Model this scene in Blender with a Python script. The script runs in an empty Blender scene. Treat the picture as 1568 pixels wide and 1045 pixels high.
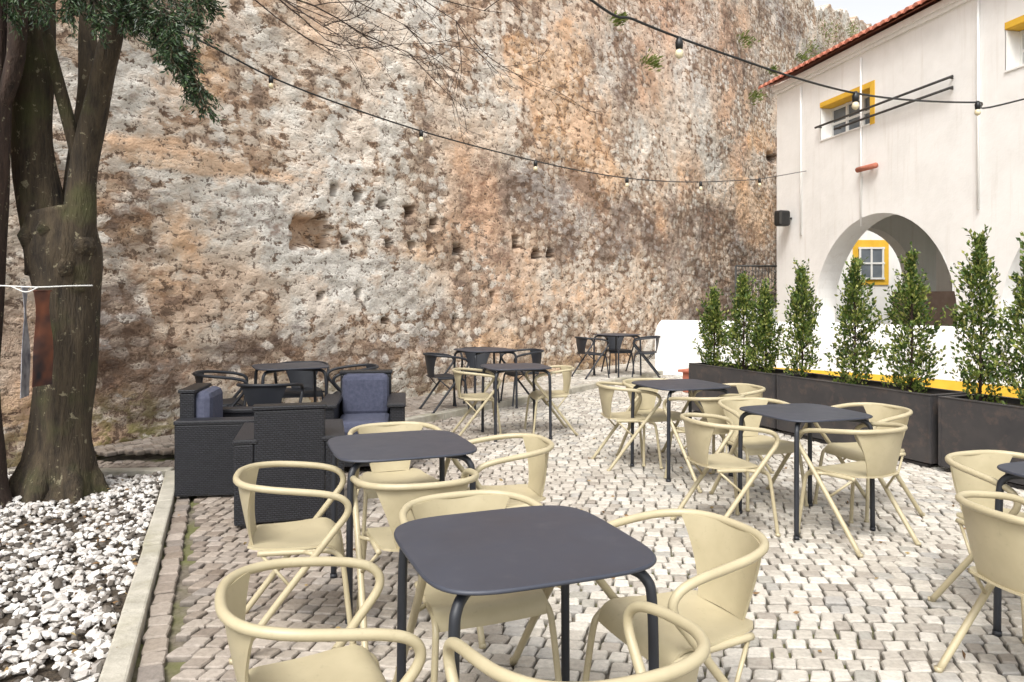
import bpy, math, random
import numpy as np
from mathutils import Vector, Matrix, Quaternion
random.seed(7); rng=np.random.default_rng(7)
F=1150.0; CX=784.0; HY=455.0; CH=1.5
scene=bpy.context.scene
col=scene.collection
R=math.radians

# ---------------------------------------------------------------- materials
def newmat(name):
    m=bpy.data.materials.new(name); m.use_nodes=True
    nt=m.node_tree; b=nt.nodes['Principled BSDF']
    return m,nt,b
def N(nt,t,**kw):
    n=nt.nodes.new(t)
    for k,v in kw.items(): setattr(n,k,v)
    return n
def L(nt,a,b): nt.links.new(a,b)
def ramp(nt,fac,stops,interp='LINEAR'):
    r=nt.nodes.new('ShaderNodeValToRGB'); r.color_ramp.interpolation=interp
    e=r.color_ramp.elements
    while len(e)<len(stops): e.new(0.5)
    for i,(p,c) in enumerate(stops):
        e[i].position=p
        if not isinstance(c,(tuple,list)): c=(c,c,c)
        e[i].color=(*c,1)
    if fac is not None: L(nt,fac,r.inputs[0])
    return r.outputs[0]
def mix(nt,fac,a,b,mode='MIX'):
    m=nt.nodes.new('ShaderNodeMix'); m.data_type='RGBA'; m.blend_type=mode
    for s,v in ((m.inputs[0],fac),(m.inputs[6],a),(m.inputs[7],b)):
        if isinstance(v,bpy.types.NodeSocket): L(nt,v,s)
        elif isinstance(v,(tuple,list)): s.default_value=(*v[:3],1)
        else: s.default_value=v
    return m.outputs[2]
def math_(nt,op,a,b=0.0):
    m=nt.nodes.new('ShaderNodeMath'); m.operation=op
    for s,v in ((m.inputs[0],a),(m.inputs[1],b)):
        if isinstance(v,bpy.types.NodeSocket): L(nt,v,s)
        else: s.default_value=v
    return m.outputs[0]
def noise(nt,vec,scale,detail=4,rough=.6,out=0,dim='3D'):
    n=N(nt,'ShaderNodeTexNoise'); n.noise_dimensions=dim; n.inputs['Scale'].default_value=scale
    n.inputs['Detail'].default_value=detail; n.inputs['Roughness'].default_value=rough
    if vec is not None: L(nt,vec,n.inputs['Vector'])
    return n.outputs[out]
def bump(nt,b,h,strength=.5,dist=.01,prev=None):
    n=N(nt,'ShaderNodeBump'); n.inputs['Strength'].default_value=strength; n.inputs['Distance'].default_value=dist
    L(nt,h,n.inputs['Height'])
    if b is not None: L(nt,n.outputs[0],b.inputs['Normal'])
    return n.outputs[0]
def objco(nt): return N(nt,'ShaderNodeTexCoord').outputs['Object']

def simple(name,c1,c2,scale=6,rough=.6,bs=0,bscale=40,metal=0,bd=.004,spec=.5):
    m,nt,b=newmat(name); co=objco(nt)
    n=noise(nt,co,scale,2,.65)
    L(nt,ramp(nt,n,[(.3,c1),(.7,c2)]),b.inputs['Base Color'])
    b.inputs['Roughness'].default_value=rough; b.inputs['Metallic'].default_value=metal
    b.inputs['Specular IOR Level'].default_value=spec
    if bs: bump(nt,b,noise(nt,co,bscale,1,.7),bs,bd)
    return m

def mk_cream():
    m,nt,b=newmat('cream_paint'); co=objco(nt)
    n=noise(nt,co,7,3,.65); n2=noise(nt,co,30,3,.7)
    c=ramp(nt,n,[(.3,(.405,.350,.225)),(.7,(.47,.41,.27))])
    c=mix(nt,ramp(nt,n2,[(.60,0.0),(.74,.35)]),c,(.28,.24,.16))
    L(nt,c,b.inputs['Base Color']); L(nt,ramp(nt,n,[(.3,.34),(.7,.52)]),b.inputs['Roughness']); return m
M_cream=mk_cream()
M_char=simple('charcoal_powder_coat',(.014,.016,.022),(.022,.025,.032),3,.5)
def mk_tabletop():
    m,nt,b=newmat('charcoal_table_top'); co=objco(nt)
    n=noise(nt,co,2.5,3,.7); n2=noise(nt,co,14,3,.7)
    L(nt,mix(nt,ramp(nt,n2,[(.55,0.0),(.8,.3)]),ramp(nt,n,[(.3,(.032,.037,.053)),(.7,(.046,.051,.070))]),(.09,.09,.105)),b.inputs['Base Color'])
    L(nt,ramp(nt,n,[(.3,.36),(.7,.52)]),b.inputs['Roughness']); return m
M_table=mk_tabletop()
def mk_white():
    m,nt,b=newmat('white_limewash'); co=objco(nt)
    n=noise(nt,co,1.2,3,.65); c=ramp(nt,n,[(.25,(.77,.76,.735)),(.6,(.86,.85,.83))])
    mp=N(nt,'ShaderNodeMapping'); mp.inputs['Scale'].default_value=(5,5,.35); L(nt,co,mp.inputs[0])
    st=ramp(nt,noise(nt,mp.outputs[0],1.6,3,.7),[(.55,0.0),(.8,1.0)])
    c=mix(nt,math_(nt,'MULTIPLY',st,.28),c,(.52,.46,.38))
    L(nt,c,b.inputs['Base Color']); b.inputs['Roughness'].default_value=.9
    bump(nt,b,noise(nt,co,7,3,.7),.3,.02)
    return m
M_white=mk_white()
M_yellow=simple('ochre_yellow_paint',(.70,.40,.03),(.78,.48,.05),4,.8)
M_glass=simple('window_glass',(.10,.12,.14),(.16,.18,.2),2,.12)
M_frame=simple('window_frame_white',(.7,.7,.68),(.78,.78,.75),4,.6)
M_black=simple('black_plastic',(.012,.012,.013),(.02,.02,.02),10,.45)
M_iron=simple('dark_iron',(.03,.03,.03),(.05,.045,.04),10,.6)
def mk_corten():
    m,nt,b=newmat('dark_brown_steel'); co=objco(nt)
    n=noise(nt,co,3,3,.65); n2=noise(nt,co,9,4,.7)
    c=ramp(nt,n,[(.3,(.030,.029,.032)),(.7,(.058,.052,.051))])
    c=mix(nt,ramp(nt,n2,[(.52,0.0),(.75,.6)]),c,(.13,.09,.07))
    L(nt,c,b.inputs['Base Color']); b.inputs['Roughness'].default_value=.6; return m
M_corten=mk_corten()
M_soil=simple('soil',(.03,.022,.015),(.08,.06,.04),20,1,1,40,0,.02)
M_terra=simple('terracotta',(.36,.11,.07),(.50,.19,.12),5,.85,.3,25)
def mk_kerb():
    m,nt,b=newmat('limestone_kerb'); co=objco(nt)
    c=ramp(nt,noise(nt,co,6,4,.7),[(.3,(.32,.30,.25)),(.7,(.52,.49,.42))])
    c=mix(nt,ramp(nt,noise(nt,co,1.9,4,.7),[(.5,0.0),(.68,.55)]),c,(.24,.22,.13))
    L(nt,c,b.inputs['Base Color']); b.inputs['Roughness'].default_value=.95; bump(nt,b,noise(nt,co,30,2,.7),.6,.01); return m
M_kerb=mk_kerb()
M_cush=simple('cushion_fabric',(.050,.056,.090),(.078,.084,.127),30,.95)
def mk_bark(name,a,b_,c_):
    m,nt,b=newmat(name); co=objco(nt)
    mp=N(nt,'ShaderNodeMapping'); mp.inputs['Scale'].default_value=(10,10,1.8); L(nt,co,mp.inputs[0])
    n1=noise(nt,mp.outputs[0],1.5,4,.7); n2=noise(nt,co,2.2,3,.6); n3=noise(nt,co,16,3,.7)
    c=ramp(nt,n1,[(.3,a),(.62,b_)])
    c=mix(nt,ramp(nt,n2,[(.5,0.0),(.66,.7)]),c,c_)
    c=mix(nt,ramp(nt,n3,[(.62,0.0),(.68,.7)]),c,(.26,.23,.15))
    L(nt,c,b.inputs['Base Color']); b.inputs['Roughness'].default_value=.95
    bump(nt,b,n1,1.0,.04)
    return m
M_bark=mk_bark('bark_mossy',(.014,.010,.007),(.068,.050,.030),(.065,.068,.024))
M_bark2=mk_bark('bark_dark',(.014,.009,.007),(.065,.040,.030),(.05,.035,.026))
def mk_leaf(name,cols,rough=.5,trans=.25):
    m,nt,b=newmat(name)
    g=N(nt,'ShaderNodeNewGeometry')
    c=ramp(nt,g.outputs['Random Per Island'],cols)
    L(nt,c,b.inputs['Base Color']); b.inputs['Roughness'].default_value=rough
    if trans>0:
        t=N(nt,'ShaderNodeBsdfTranslucent'); L(nt,c,t.inputs[0])
        ms=N(nt,'ShaderNodeMixShader'); ms.inputs[0].default_value=trans
        L(nt,b.outputs[0],ms.inputs[1]); L(nt,t.outputs[0],ms.inputs[2])
        L(nt,ms.outputs[0],nt.nodes['Material Output'].inputs[0])
    return m
M_leaf=mk_leaf('shrub_leaves',[(0,(.028,.055,.012)),(.40,(.070,.125,.022)),(.7,(.18,.24,.045)),(1,(.38,.38,.11))],.5,.3)
M_leafd=mk_leaf('yew_needles',[(0,(.010,.024,.010)),(.6,(.024,.055,.018)),(1,(.06,.11,.03))],.5,0)
M_leafw=mk_leaf('wall_weed_leaves',[(0,(.10,.15,.03)),(1,(.28,.32,.10))],.6,.4)
M_litter=mk_leaf('dry_leaves',[(0,(.10,.055,.025)),(.6,(.24,.14,.06)),(1,(.36,.27,.12))],.8,0)

def mk_rattan():
    m,nt,b=newmat('dark_woven_rattan'); co=objco(nt)
    w=N(nt,'ShaderNodeTexBrick')
    sx=N(nt,'ShaderNodeSeparateXYZ'); L(nt,co,sx.inputs[0])
    cb=N(nt,'ShaderNodeCombineXYZ'); L(nt,math_(nt,'ADD',sx.outputs[0],sx.outputs[1]),cb.inputs[0]); L(nt,sx.outputs[2],cb.inputs[1])
    L(nt,cb.outputs[0],w.inputs['Vector'])
    w.inputs['Scale'].default_value=17; w.inputs['Mortar Size'].default_value=.06; w.inputs['Mortar Smooth'].default_value=.6
    w.inputs['Color1'].default_value=(.012,.013,.018,1); w.inputs['Color2'].default_value=(.022,.023,.030,1); w.inputs['Mortar'].default_value=(.003,.003,.004,1)
    L(nt,w.outputs[0],b.inputs['Base Color']); b.inputs['Roughness'].default_value=.5
    bump(nt,b,math_(nt,'SUBTRACT',1.0,w.outputs['Fac']),.8,.005)
    return m
M_rattan=mk_rattan()

def mk_cobble():
    m,nt,b=newmat('limestone_cobbles'); co=objco(nt)
    at=N(nt,'ShaderNodeAttribute'); at.attribute_name='tone'
    f=ramp(nt,noise(nt,co,38,3,.7),[(.3,.76),(.6,1.0)])
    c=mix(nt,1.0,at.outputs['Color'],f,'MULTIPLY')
    L(nt,c,b.inputs['Base Color']); b.inputs['Roughness'].default_value=.75
    bump(nt,b,noise(nt,co,34,2,.65),.6,.008)
    return m
M_cobble=mk_cobble()
def mk_ground():
    m,nt,b=newmat('joint_sand'); co=objco(nt)
    n=noise(nt,co,30,2,.7)
    c=ramp(nt,n,[(.3,(.09,.075,.055)),(.7,(.21,.18,.14))])
    mo=ramp(nt,noise(nt,co,1.3,3,.6),[(.46,0.0),(.58,.8)])
    c=mix(nt,mo,c,(.12,.13,.035))
    L(nt,c,b.inputs['Base Color']); b.inputs['Roughness'].default_value=1
    return m
M_ground=mk_ground()
def mk_pebble():
    m,nt,b=newmat('white_pebbles'); g=N(nt,'ShaderNodeNewGeometry')
    c=ramp(nt,g.outputs['Random Per Island'],[(0,(.045,.037,.03)),(.20,(.14,.12,.10)),(.32,(.42,.39,.36)),(1,(.72,.70,.67))])
    L(nt,c,b.inputs['Base Color']); b.inputs['Roughness'].default_value=.7
    return m
M_pebble=mk_pebble()

def mk_fortress():
    m,nt,b=newmat('old_rubble_masonry'); co=objco(nt)
    sx=N(nt,'ShaderNodeSeparateXYZ'); L(nt,co,sx.inputs[0])
    cb=N(nt,'ShaderNodeCombineXYZ'); L(nt,sx.outputs[0],cb.inputs[0]); L(nt,sx.outputs[2],cb.inputs[1])
    c2=cb.outputs[0]
    dis=noise(nt,c2,5.0,3,.65,1,'2D')
    sub=N(nt,'ShaderNodeVectorMath',operation='SUBTRACT'); L(nt,dis,sub.inputs[0]); sub.inputs[1].default_value=(.5,.5,.5)
    sc=N(nt,'ShaderNodeVectorMath',operation='SCALE'); L(nt,sub.outputs[0],sc.inputs[0]); sc.inputs['Scale'].default_value=.13
    ad=N(nt,'ShaderNodeVectorMath',operation='ADD'); L(nt,c2,ad.inputs[0]); L(nt,sc.outputs[0],ad.inputs[1])
    mp=N(nt,'ShaderNodeMapping'); mp.inputs['Scale'].default_value=(4.8,7.8,1); L(nt,ad.outputs[0],mp.inputs[0])
    vc=N(nt,'ShaderNodeTexVoronoi'); vc.voronoi_dimensions='2D'; vc.feature='F1'; vc.inputs['Scale'].default_value=1; vc.inputs['Randomness'].default_value=.72; L(nt,mp.outputs[0],vc.inputs['Vector'])
    sep=N(nt,'ShaderNodeSeparateColor'); L(nt,vc.outputs['Color'],sep.inputs[0])
    at=N(nt,'ShaderNodeAttribute'); at.attribute_name='zones'
    sz=N(nt,'ShaderNodeSeparateColor'); L(nt,at.outputs['Color'],sz.inputs[0])
    orange,dark,plast=sz.outputs[0],sz.outputs[1],sz.outputs[2]
    aw=N(nt,'ShaderNodeAttribute'); aw.attribute_name='weather'
    sw=N(nt,'ShaderNodeSeparateColor'); L(nt,aw.outputs['Color'],sw.inputs[0])
    nb,nm,nd=sw.outputs[0],sw.outputs[1],sw.outputs[2]; moss=aw.outputs['Alpha']
    mp3=N(nt,'ShaderNodeMapping'); mp3.inputs['Scale'].default_value=(6.0,10.0,1); L(nt,c2,mp3.inputs[0])
    nf=noise(nt,mp3.outputs[0],1.0,5,.68,0,'2D'); ns=noise(nt,c2,26,2,.7,0,'2D')
    f5=math_(nt,'SUBTRACT',nf,.5)
    stone=ramp(nt,sep.outputs[0],[(0,(.22,.16,.125)),(.12,(.40,.30,.225)),(.38,(.55,.45,.355)),(.68,(.66,.59,.50)),(1,(.76,.71,.64))])
    edge=ramp(nt,vc.outputs['Distance'],[(.34,0.0),(.54,1.0)])
    c=mix(nt,math_(nt,'MULTIPLY',edge,.80),stone,(.40,.295,.215))
    pl=ramp(nt,nb,[(.28,(.66,.47,.34)),(.42,(.69,.58,.47)),(.52,(.70,.66,.59)),(.7,(.78,.75,.69))])
    pm=math_(nt,'ADD',math_(nt,'ADD',nm,math_(nt,'MULTIPLY',plast,.15)),math_(nt,'ADD',math_(nt,'MULTIPLY',f5,.8),math_(nt,'MULTIPLY',edge,-.05)))
    pmask=ramp(nt,pm,[(.50,0.0),(.56,.88)])
    c=mix(nt,pmask,c,pl)
    om=math_(nt,'ADD',math_(nt,'MULTIPLY',orange,.38),math_(nt,'ADD',math_(nt,'MULTIPLY',nm,.6),math_(nt,'MULTIPLY',f5,.6)))
    omask=ramp(nt,om,[(.44,0.0),(.72,.85)])
    c=mix(nt,omask,c,mix(nt,.64,c,(.76,.45,.22)))
    c=mix(nt,ramp(nt,nd,[(.34,.5),(.52,0.0)]),c,mix(nt,1.0,c,(1.0,.85,.74),'MULTIPLY'))
    dm=math_(nt,'ADD',math_(nt,'MULTIPLY',dark,.30),math_(nt,'ADD',math_(nt,'MULTIPLY',nd,.55),math_(nt,'MULTIPLY',f5,1.0)))
    dmask=ramp(nt,dm,[(.37,0.0),(.64,.88)])
    c=mix(nt,dmask,c,mix(nt,1.0,c,(.38,.34,.34),'MULTIPLY'))
    c=mix(nt,math_(nt,'MULTIPLY',moss,ramp(nt,nf,[(.40,0.0),(.58,.8)])),c,(.20,.19,.06))
    gap=math_(nt,'ADD',math_(nt,'MULTIPLY',nf,.60),math_(nt,'ADD',math_(nt,'MULTIPLY',ns,.40),math_(nt,'ADD',math_(nt,'MULTIPLY',pmask,.030),math_(nt,'MULTIPLY',edge,-.055))))
    gm=ramp(nt,gap,[(.40,1.0),(.435,0.0)])
    c=mix(nt,math_(nt,'MULTIPLY',gm,.80),c,(.12,.08,.058))
    c=mix(nt,at.outputs['Alpha'],mix(nt,1.0,c,(.16,.11,.09),'MULTIPLY'),c)  # shade inside the holes painted into the colour through the alpha mask
    L(nt,c,b.inputs['Base Color']); b.inputs['Roughness'].default_value=.95; b.inputs['Specular IOR Level'].default_value=.15
    h=math_(nt,'ADD',math_(nt,'MULTIPLY',nf,.8),math_(nt,'ADD',math_(nt,'MULTIPLY',ns,.45),math_(nt,'MULTIPLY',edge,-.22)))
    bump(nt,b,h,.8,.042)
    return m
M_fort=mk_fortress()

# ---------------------------------------------------------------- mesh helpers
def mobj(name,v,f,mat,smooth=False,parent=None,loc=None):
    me=bpy.data.meshes.new(name); me.from_pydata([tuple(map(float,p)) for p in v],[],[tuple(x) for x in f]); 
    for m in (mat if isinstance(mat,list) else [mat]): me.materials.append(m)
    me.update()
    o=bpy.data.objects.new(name,me); col.objects.link(o)
    if parent: o.parent=parent
    return o
def fastmesh(name,co,faces_idx,sizes,mats,smooth=False):
    me=bpy.data.meshes.new(name)
    me.vertices.add(len(co)); me.vertices.foreach_set('co',np.asarray(co,dtype=np.float32).ravel())
    me.loops.add(len(faces_idx)); me.loops.foreach_set('vertex_index',np.asarray(faces_idx,dtype=np.int32))
    me.polygons.add(len(sizes)); st=np.concatenate([[0],np.cumsum(sizes)[:-1]]).astype(np.int32)
    me.polygons.foreach_set('loop_start',st); me.polygons.foreach_set('loop_total',np.asarray(sizes,dtype=np.int32))
    me.polygons.foreach_set('use_smooth',np.full(len(sizes),smooth))
    for m in mats: me.materials.append(m)
    me.update(calc_edges=True); me.validate()
    o=bpy.data.objects.new(name,me); col.objects.link(o); return o
def setattrc(o,name,arr):
    a=o.data.color_attributes.new(name,'FLOAT_COLOR','POINT'); a.data.foreach_set('color',np.asarray(arr,dtype=np.float32).ravel())
def empty(name,loc=(0,0,0),rz=0):
    e=bpy.data.objects.new(name,None); e.empty_display_size=.2; e.location=loc; e.rotation_euler=(0,0,rz); col.objects.link(e); return e
def vnoise(x,y,seed=0):
    xi=np.floor(x).astype(np.int64); yi=np.floor(y).astype(np.int64); fx=x-xi; fy=y-yi
    fx=fx*fx*(3-2*fx); fy=fy*fy*(3-2*fy)
    def h(a,b):
        n=(a*374761393+b*668265263+seed*974634777)&0x7fffffff; n=((n^(n>>13))*1274126177)&0x7fffffff
        return ((n^(n>>16))&0xffff)/65535.0
    return (h(xi,yi)*(1-fx)+h(xi+1,yi)*fx)*(1-fy)+(h(xi,yi+1)*(1-fx)+h(xi+1,yi+1)*fx)*fy
def fbm(x,y,o=4,seed=0,g=.5):
    s=0;a=1.0;t=0
    for i in range(o): s=s+a*vnoise(x*2**i+i*17.3,y*2**i-i*9.1,seed+i); t+=a; a*=g
    return s/t

class MB:
    def __init__(s): s.v=[];s.f=[];s.m=[];s.sm=[]
    def add(s,v,f,mi=0,sm=False):
        o=len(s.v); s.v+= [tuple(p) for p in v]; s.f+=[tuple(i+o for i in x) for x in f]; s.m+=[mi]*len(f); s.sm+=[sm]*len(f)
    def box(s,c,sz,mi=0,rz=0,bev=.0):
        x,y,z=[q/2 for q in sz]; b=min(bev,x*.9,y*.9,z*.9)
        if b<=0:
            v=[(i*x,j*y,k*z) for k in(-1,1) for j in(-1,1) for i in(-1,1)]
            f=[(0,2,3,1),(4,5,7,6),(0,1,5,4),(2,6,7,3),(0,4,6,2),(1,3,7,5)]
        else:
            import bmesh
            bm=bmesh.new(); bmesh.ops.create_cube(bm,size=1)
            for q in bm.verts: q.co=Vector((q.co.x*2*x,q.co.y*2*y,q.co.z*2*z))
            bmesh.ops.bevel(bm,geom=list(bm.edges),offset=b,segments=2,affect='EDGES',profile=.5)
            bm.verts.index_update(); v=[tuple(q.co) for q in bm.verts]; f=[[q.index for q in fc.verts] for fc in bm.faces]; bm.free()
        cs,sn=math.cos(rz),math.sin(rz)
        v=[(c[0]+p[0]*cs-p[1]*sn,c[1]+p[0]*sn+p[1]*cs,c[2]+p[2]) for p in v]
        s.add(v,f,mi,False)
    def tube(s,pts,r,seg=10,mi=0,cap=True,nz=0):
        pts=[Vector(p) for p in pts]; n=len(pts)
        rr=r if isinstance(r,(list,tuple)) else [r]*n
        t=[(pts[min(i+1,n-1)]-pts[max(i-1,0)]).normalized() for i in range(n)]
        up=Vector((0,0,1)) if abs(t[0].z)<.9 else Vector((1,0,0))
        a=(up-t[0]*up.dot(t[0])).normalized(); v=[];f=[]
        for i in range(n):
            a=(a-t[i]*a.dot(t[i])).normalized(); bb=t[i].cross(a)
            for k in range(seg):
                th=2*math.pi*k/seg; q=rr[i]
                if nz:
                    q*=1+nz*(math.sin(3*th+i*.35)+.6*math.sin(5*th-i*.5+1)+.5*math.sin(2*th+i*.9))
                v.append(pts[i]+a*math.cos(th)*q+bb*math.sin(th)*q)
        for i in range(n-1):
            for k in range(seg):
                f.append((i*seg+k,i*seg+(k+1)%seg,(i+1)*seg+(k+1)%seg,(i+1)*seg+k))
        if cap: f.append(tuple(range(seg-1,-1,-1))); f.append(tuple((n-1)*seg+k for k in range(seg)))
        s.add(v,f,mi,True)
    def sheet(s,g,th,mi=0):
        ni,nj=len(g),len(g[0]); top=[];bot=[]
        for i in range(ni):
            for j in range(nj):
                du=g[min(i+1,ni-1)][j]-g[max(i-1,0)][j]; dv=g[i][min(j+1,nj-1)]-g[i][max(j-1,0)]
                nn=du.cross(dv).normalized(); top.append(g[i][j]+nn*th/2); bot.append(g[i][j]-nn*th/2)
        v=top+bot; o=ni*nj; f=[]
        for i in range(ni-1):
            for j in range(nj-1):
                a=i*nj+j; f.append((a,a+nj,a+nj+1,a+1)); f.append((o+a,o+a+1,o+a+nj+1,o+a+nj))
        s.add(v,f,mi,True)
        e=[]
        for i in range(ni-1):
            a=i*nj; e.append((a,o+a,o+a+nj,a+nj)); a=i*nj+nj-1; e.append((a,a+nj,o+a+nj,o+a))
        for j in range(nj-1):
            a=j; e.append((a,a+1,o+a+1,o+a)); a=(ni-1)*nj+j; e.append((a,o+a,o+a+1,a+1))
        s.add(v,e,mi,False)
    def mesh(s,name,mats):
        me=bpy.data.meshes.new(name); me.from_pydata([tuple(map(float,p)) for p in s.v],[],s.f)
        me.polygons.foreach_set('material_index',s.m); me.polygons.foreach_set('use_smooth',s.sm)
        for m in mats: me.materials.append(m)
        me.update(); return me
    def obj(s,name,mats,parent=None,loc=(0,0,0),rz=0):
        o=bpy.data.objects.new(name,s.mesh(name,mats)); col.objects.link(o); o.location=loc; o.rotation_euler=(0,0,rz)
        if parent: o.parent=parent
        return o
def smooth(pts,k=6):
    P=[Vector(p) for p in pts]; out=[]
    for i in range(len(P)-1):
        p0=P[max(i-1,0)];p1=P[i];p2=P[i+1];p3=P[min(i+2,len(P)-1)]
        for j in range(k):
            t=j/k; out.append(.5*((2*p1)+(p2-p0)*t+(2*p0-5*p1+4*p2-p3)*t*t+(3*p1-p0-3*p2+p3)*t**3))
    out.append(P[-1]); return out
def link(name,me,loc,rz,sc=1):
    o=bpy.data.objects.new(name,me); col.objects.link(o); o.location=loc; o.rotation_euler=(0,0,rz); o.scale=(sc,sc,sc); return o

# ---------------------------------------------------------------- chair / table
def chair_mesh(name,mat):
    b=MB()
    half=[(0,-.262,.735),(.12,-.248,.735),(.21,-.195,.732),(.262,-.10,.725),(.278,.02,.712),(.279,.12,.697),(.277,.19,.675),(.273,.222,.64),(.27,.215,.595),(.266,.16,.525),(.262,.08,.425),(.258,-.06,.25),(.255,-.255,.0)]
    full=[(-x,y,z) for x,y,z in half[::-1]]+half[1:]
    b.tube(smooth(full,5),.0152,10)
    for s in (-1,1):
        b.tube(smooth([(s*.19,-.16,.432),(s*.20,0,.430),(s*.208,.13,.428),(s*.216,.185,.405),(s*.222,.205,.35),(s*.235,.225,.18),(s*.247,.245,0)],5),.0125,10)
        b.tube([(s*.195,.03,.428),(s*.264,.085,.432)],.010,8)
        b.tube([(s*.185,-.15,.43),(s*.258,-.02,.30)],.008,6)
        for (fx,fy) in ((.255,-.255),(.247,.245)):
            b.tube([(s*fx,fy,0),(s*fx,fy,.018)],.0165,10)
    b.tube([(-.2,.0,.428),(.2,.0,.428)],.010,8)
    g=[]
    for i in range(19):
        v=i/18; row=[]
        if v<.72: y=-.205+v/.72*.335; z0=.452-.006*math.sin(v/.72*math.pi)
        else:
            a=(v-.72)/.28*math.pi*.5; y=.13+.068*math.sin(a); z0=.452-.062*(1-math.cos(a))
        w=.175+.04*min(1,v/.6)
        if v<.1: w-=.03*(1-v/.1)**2
        for j in range(13):
            u=-1+2*j/12; row.append(Vector((u*w,y-(0.012*u*u if v>.5 else 0),z0-.010*(1-u*u)*min(1,(1-v)*3))))
        g.append(row)
    b.sheet(g,.010)
    g=[]
    for i in range(11):
        v=i/10; row=[]; w=.118+.095*v**1.25
        for j in range(15):
            x=(-1+2*j/14)*w
            yt=-.262+(x/.262)**2*.118; yb=-.200+(x/.262)**2*.05
            e=v**.8
            row.append(Vector((x,yb*(1-e)+yt*e+.004,.449+.283*v)))
        g.append(row)
    b.sheet(g,.009)
    return b.mesh(name,[mat])
CH_C=chair_mesh('cream_chair_mesh',M_cream); CH_D=chair_mesh('dark_chair_mesh',M_char)
def table_mesh(side=.70,h=.75):
    b=MB(); n=72; A=side/2; e=2/4.6
    def ringp(k,z):
        out=[]
        for i in range(n):
            t=2*math.pi*i/n; c,s=math.cos(t),math.sin(t)
            out.append((k*math.copysign(abs(c)**e,c)*A,k*math.copysign(abs(s)**e,s)*A,z))
        return out
    prof=[(.965,h-.014),(.995,h-.011),(1.0,h-.007),(.995,h-.002),(.985,h)]
    v=[]; f=[]
    for k,z in prof: v+=ringp(k,z)
    for r in range(len(prof)-1):
        for i in range(n): f.append((r*n+i,r*n+(i+1)%n,(r+1)*n+(i+1)%n,(r+1)*n+i))
    b.add(v,f,0,True)
    b.add(ringp(.985,h),[tuple(range(n))],0,False); b.add(ringp(.965,h-.014),[tuple(range(n-1,-1,-1))],0,False)
    for sx in(-1,1):
        for sy in(-1,1):
            b.tube(smooth([(sx*.02,sy*.02,h-.032),(sx*.2,sy*.2,h-.032),(sx*.255,sy*.255,h-.036),(sx*.283,sy*.283,h-.06),(sx*.293,sy*.293,h-.11),(sx*.297,sy*.297,h-.3),(sx*.30,sy*.30,.0)],5),.0155,12,1)
            b.tube([(sx*.30,sy*.30,0),(sx*.30,sy*.30,.02)],.019,12,1)
    b.box((0,0,h-.026),(.2,.2,.016),1)
    return b.mesh('cafe_table_mesh',[M_table,M_char])
TB=table_mesh()
def H(deg): return R(deg-90)   # local +Y faces heading
def chair(x,y,head,dark=False,z=0): link('dark_cafe_chair' if dark else 'cream_cafe_chair',CH_D if dark else CH_C,(x,y,z),H(head),.965)
def table(x,y,rot,z=0,sc=1): link('cafe_table',TB,(x,y,z),R(rot),sc)
table(.02,2.31,21)
chair(-.525,2.05,21); chair(-.13,2.76,-68); chair(.55,2.50,205); chair(.17,1.78,114)
table(-.57,3.84,20)
chair(-.97,3.38,15); chair(-.43,3.38,106); chair(-.05,4.05,196); chair(-.68,4.42,-70)
table(1.95,5.02,18,0,.98)
chair(2.13,4.66,115); chair(1.38,4.88,14); chair(2.50,5.3,200); chair(1.82,5.55,-75)
table(1.45,6.48,20)
chair(1.03,6.75,10); chair(1.58,6.08,112); chair(1.91,6.55,195); chair(1.31,6.95,-70)
table(.04,8.15,15)
chair(-.38,8.1,8); chair(.42,8.35,190)
table(2.52,3.12,15); chair(2.38,3.55,-72); chair(2.0,2.82,12)
PZ=.07
table(-.35,9.75,30,PZ); chair(-.85,9.5,25,1,PZ); chair(.15,10.1,200,1,PZ); chair(-.45,10.35,-80,1,PZ)
table(-2.2,7.45,25,PZ); chair(-2.75,7.15,20,1,PZ); chair(-2.25,6.95,95,1,0.0); chair(-1.65,7.75,200,1,PZ); chair(-2.25,8.05,-75,1,PZ)
table(1.92,13.7,40,PZ); chair(1.40,13.4,25,1,PZ); chair(2.42,13.6,170,1,PZ); chair(2.0,14.2,-80,1,PZ)

# ---------------------------------------------------------------- lounge armchairs
def lounge():
    b=MB(); w,d,h=.74,.74,.80
    b.box((-w/2+.065,0.0,.30),(.13,d,.56),0,0,.012); b.box((w/2-.065,0.0,.30),(.13,d,.56),0,0,.012)
    b.box((-w/2+.075,0.01,.595),(.165,d+.03,.035),0,0,.010); b.box((w/2-.075,0.01,.595),(.165,d+.03,.035),0,0,.010)
    b.box((0,-d/2+.06,.42),(w-.262,.115,.78),0,0,.012)
    b.box((0,-d/2+.06,.825),(w-.24,.135,.03),0,0,.008)
    b.box((0,.05,.19),(w-.262,d-.12,.26),0,0,.010)
    b.box((0,.06,.385),(w-.275,.60,.13),1,0,.045)
    b.box((0,-.20,.62),(w-.30,.14,.40),1,0,.055)
    for sx in(-1,1):
        for sy in(-1,1): b.box((sx*(w/2-.07),sy*(d/2-.06),.01),(.06,.06,.02),2)
    return b.mesh('lounge_armchair_mesh',[M_rattan,M_cush,M_black])
LG=lounge()
link('rattan_armchair',LG,(-2.20,5.95,0),H(8),.95)
link('rattan_armchair',LG,(-1.54,5.26,0),H(104),.94)
link('rattan_armchair',LG,(-1.32,6.72,0),H(-82),.97)

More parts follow.
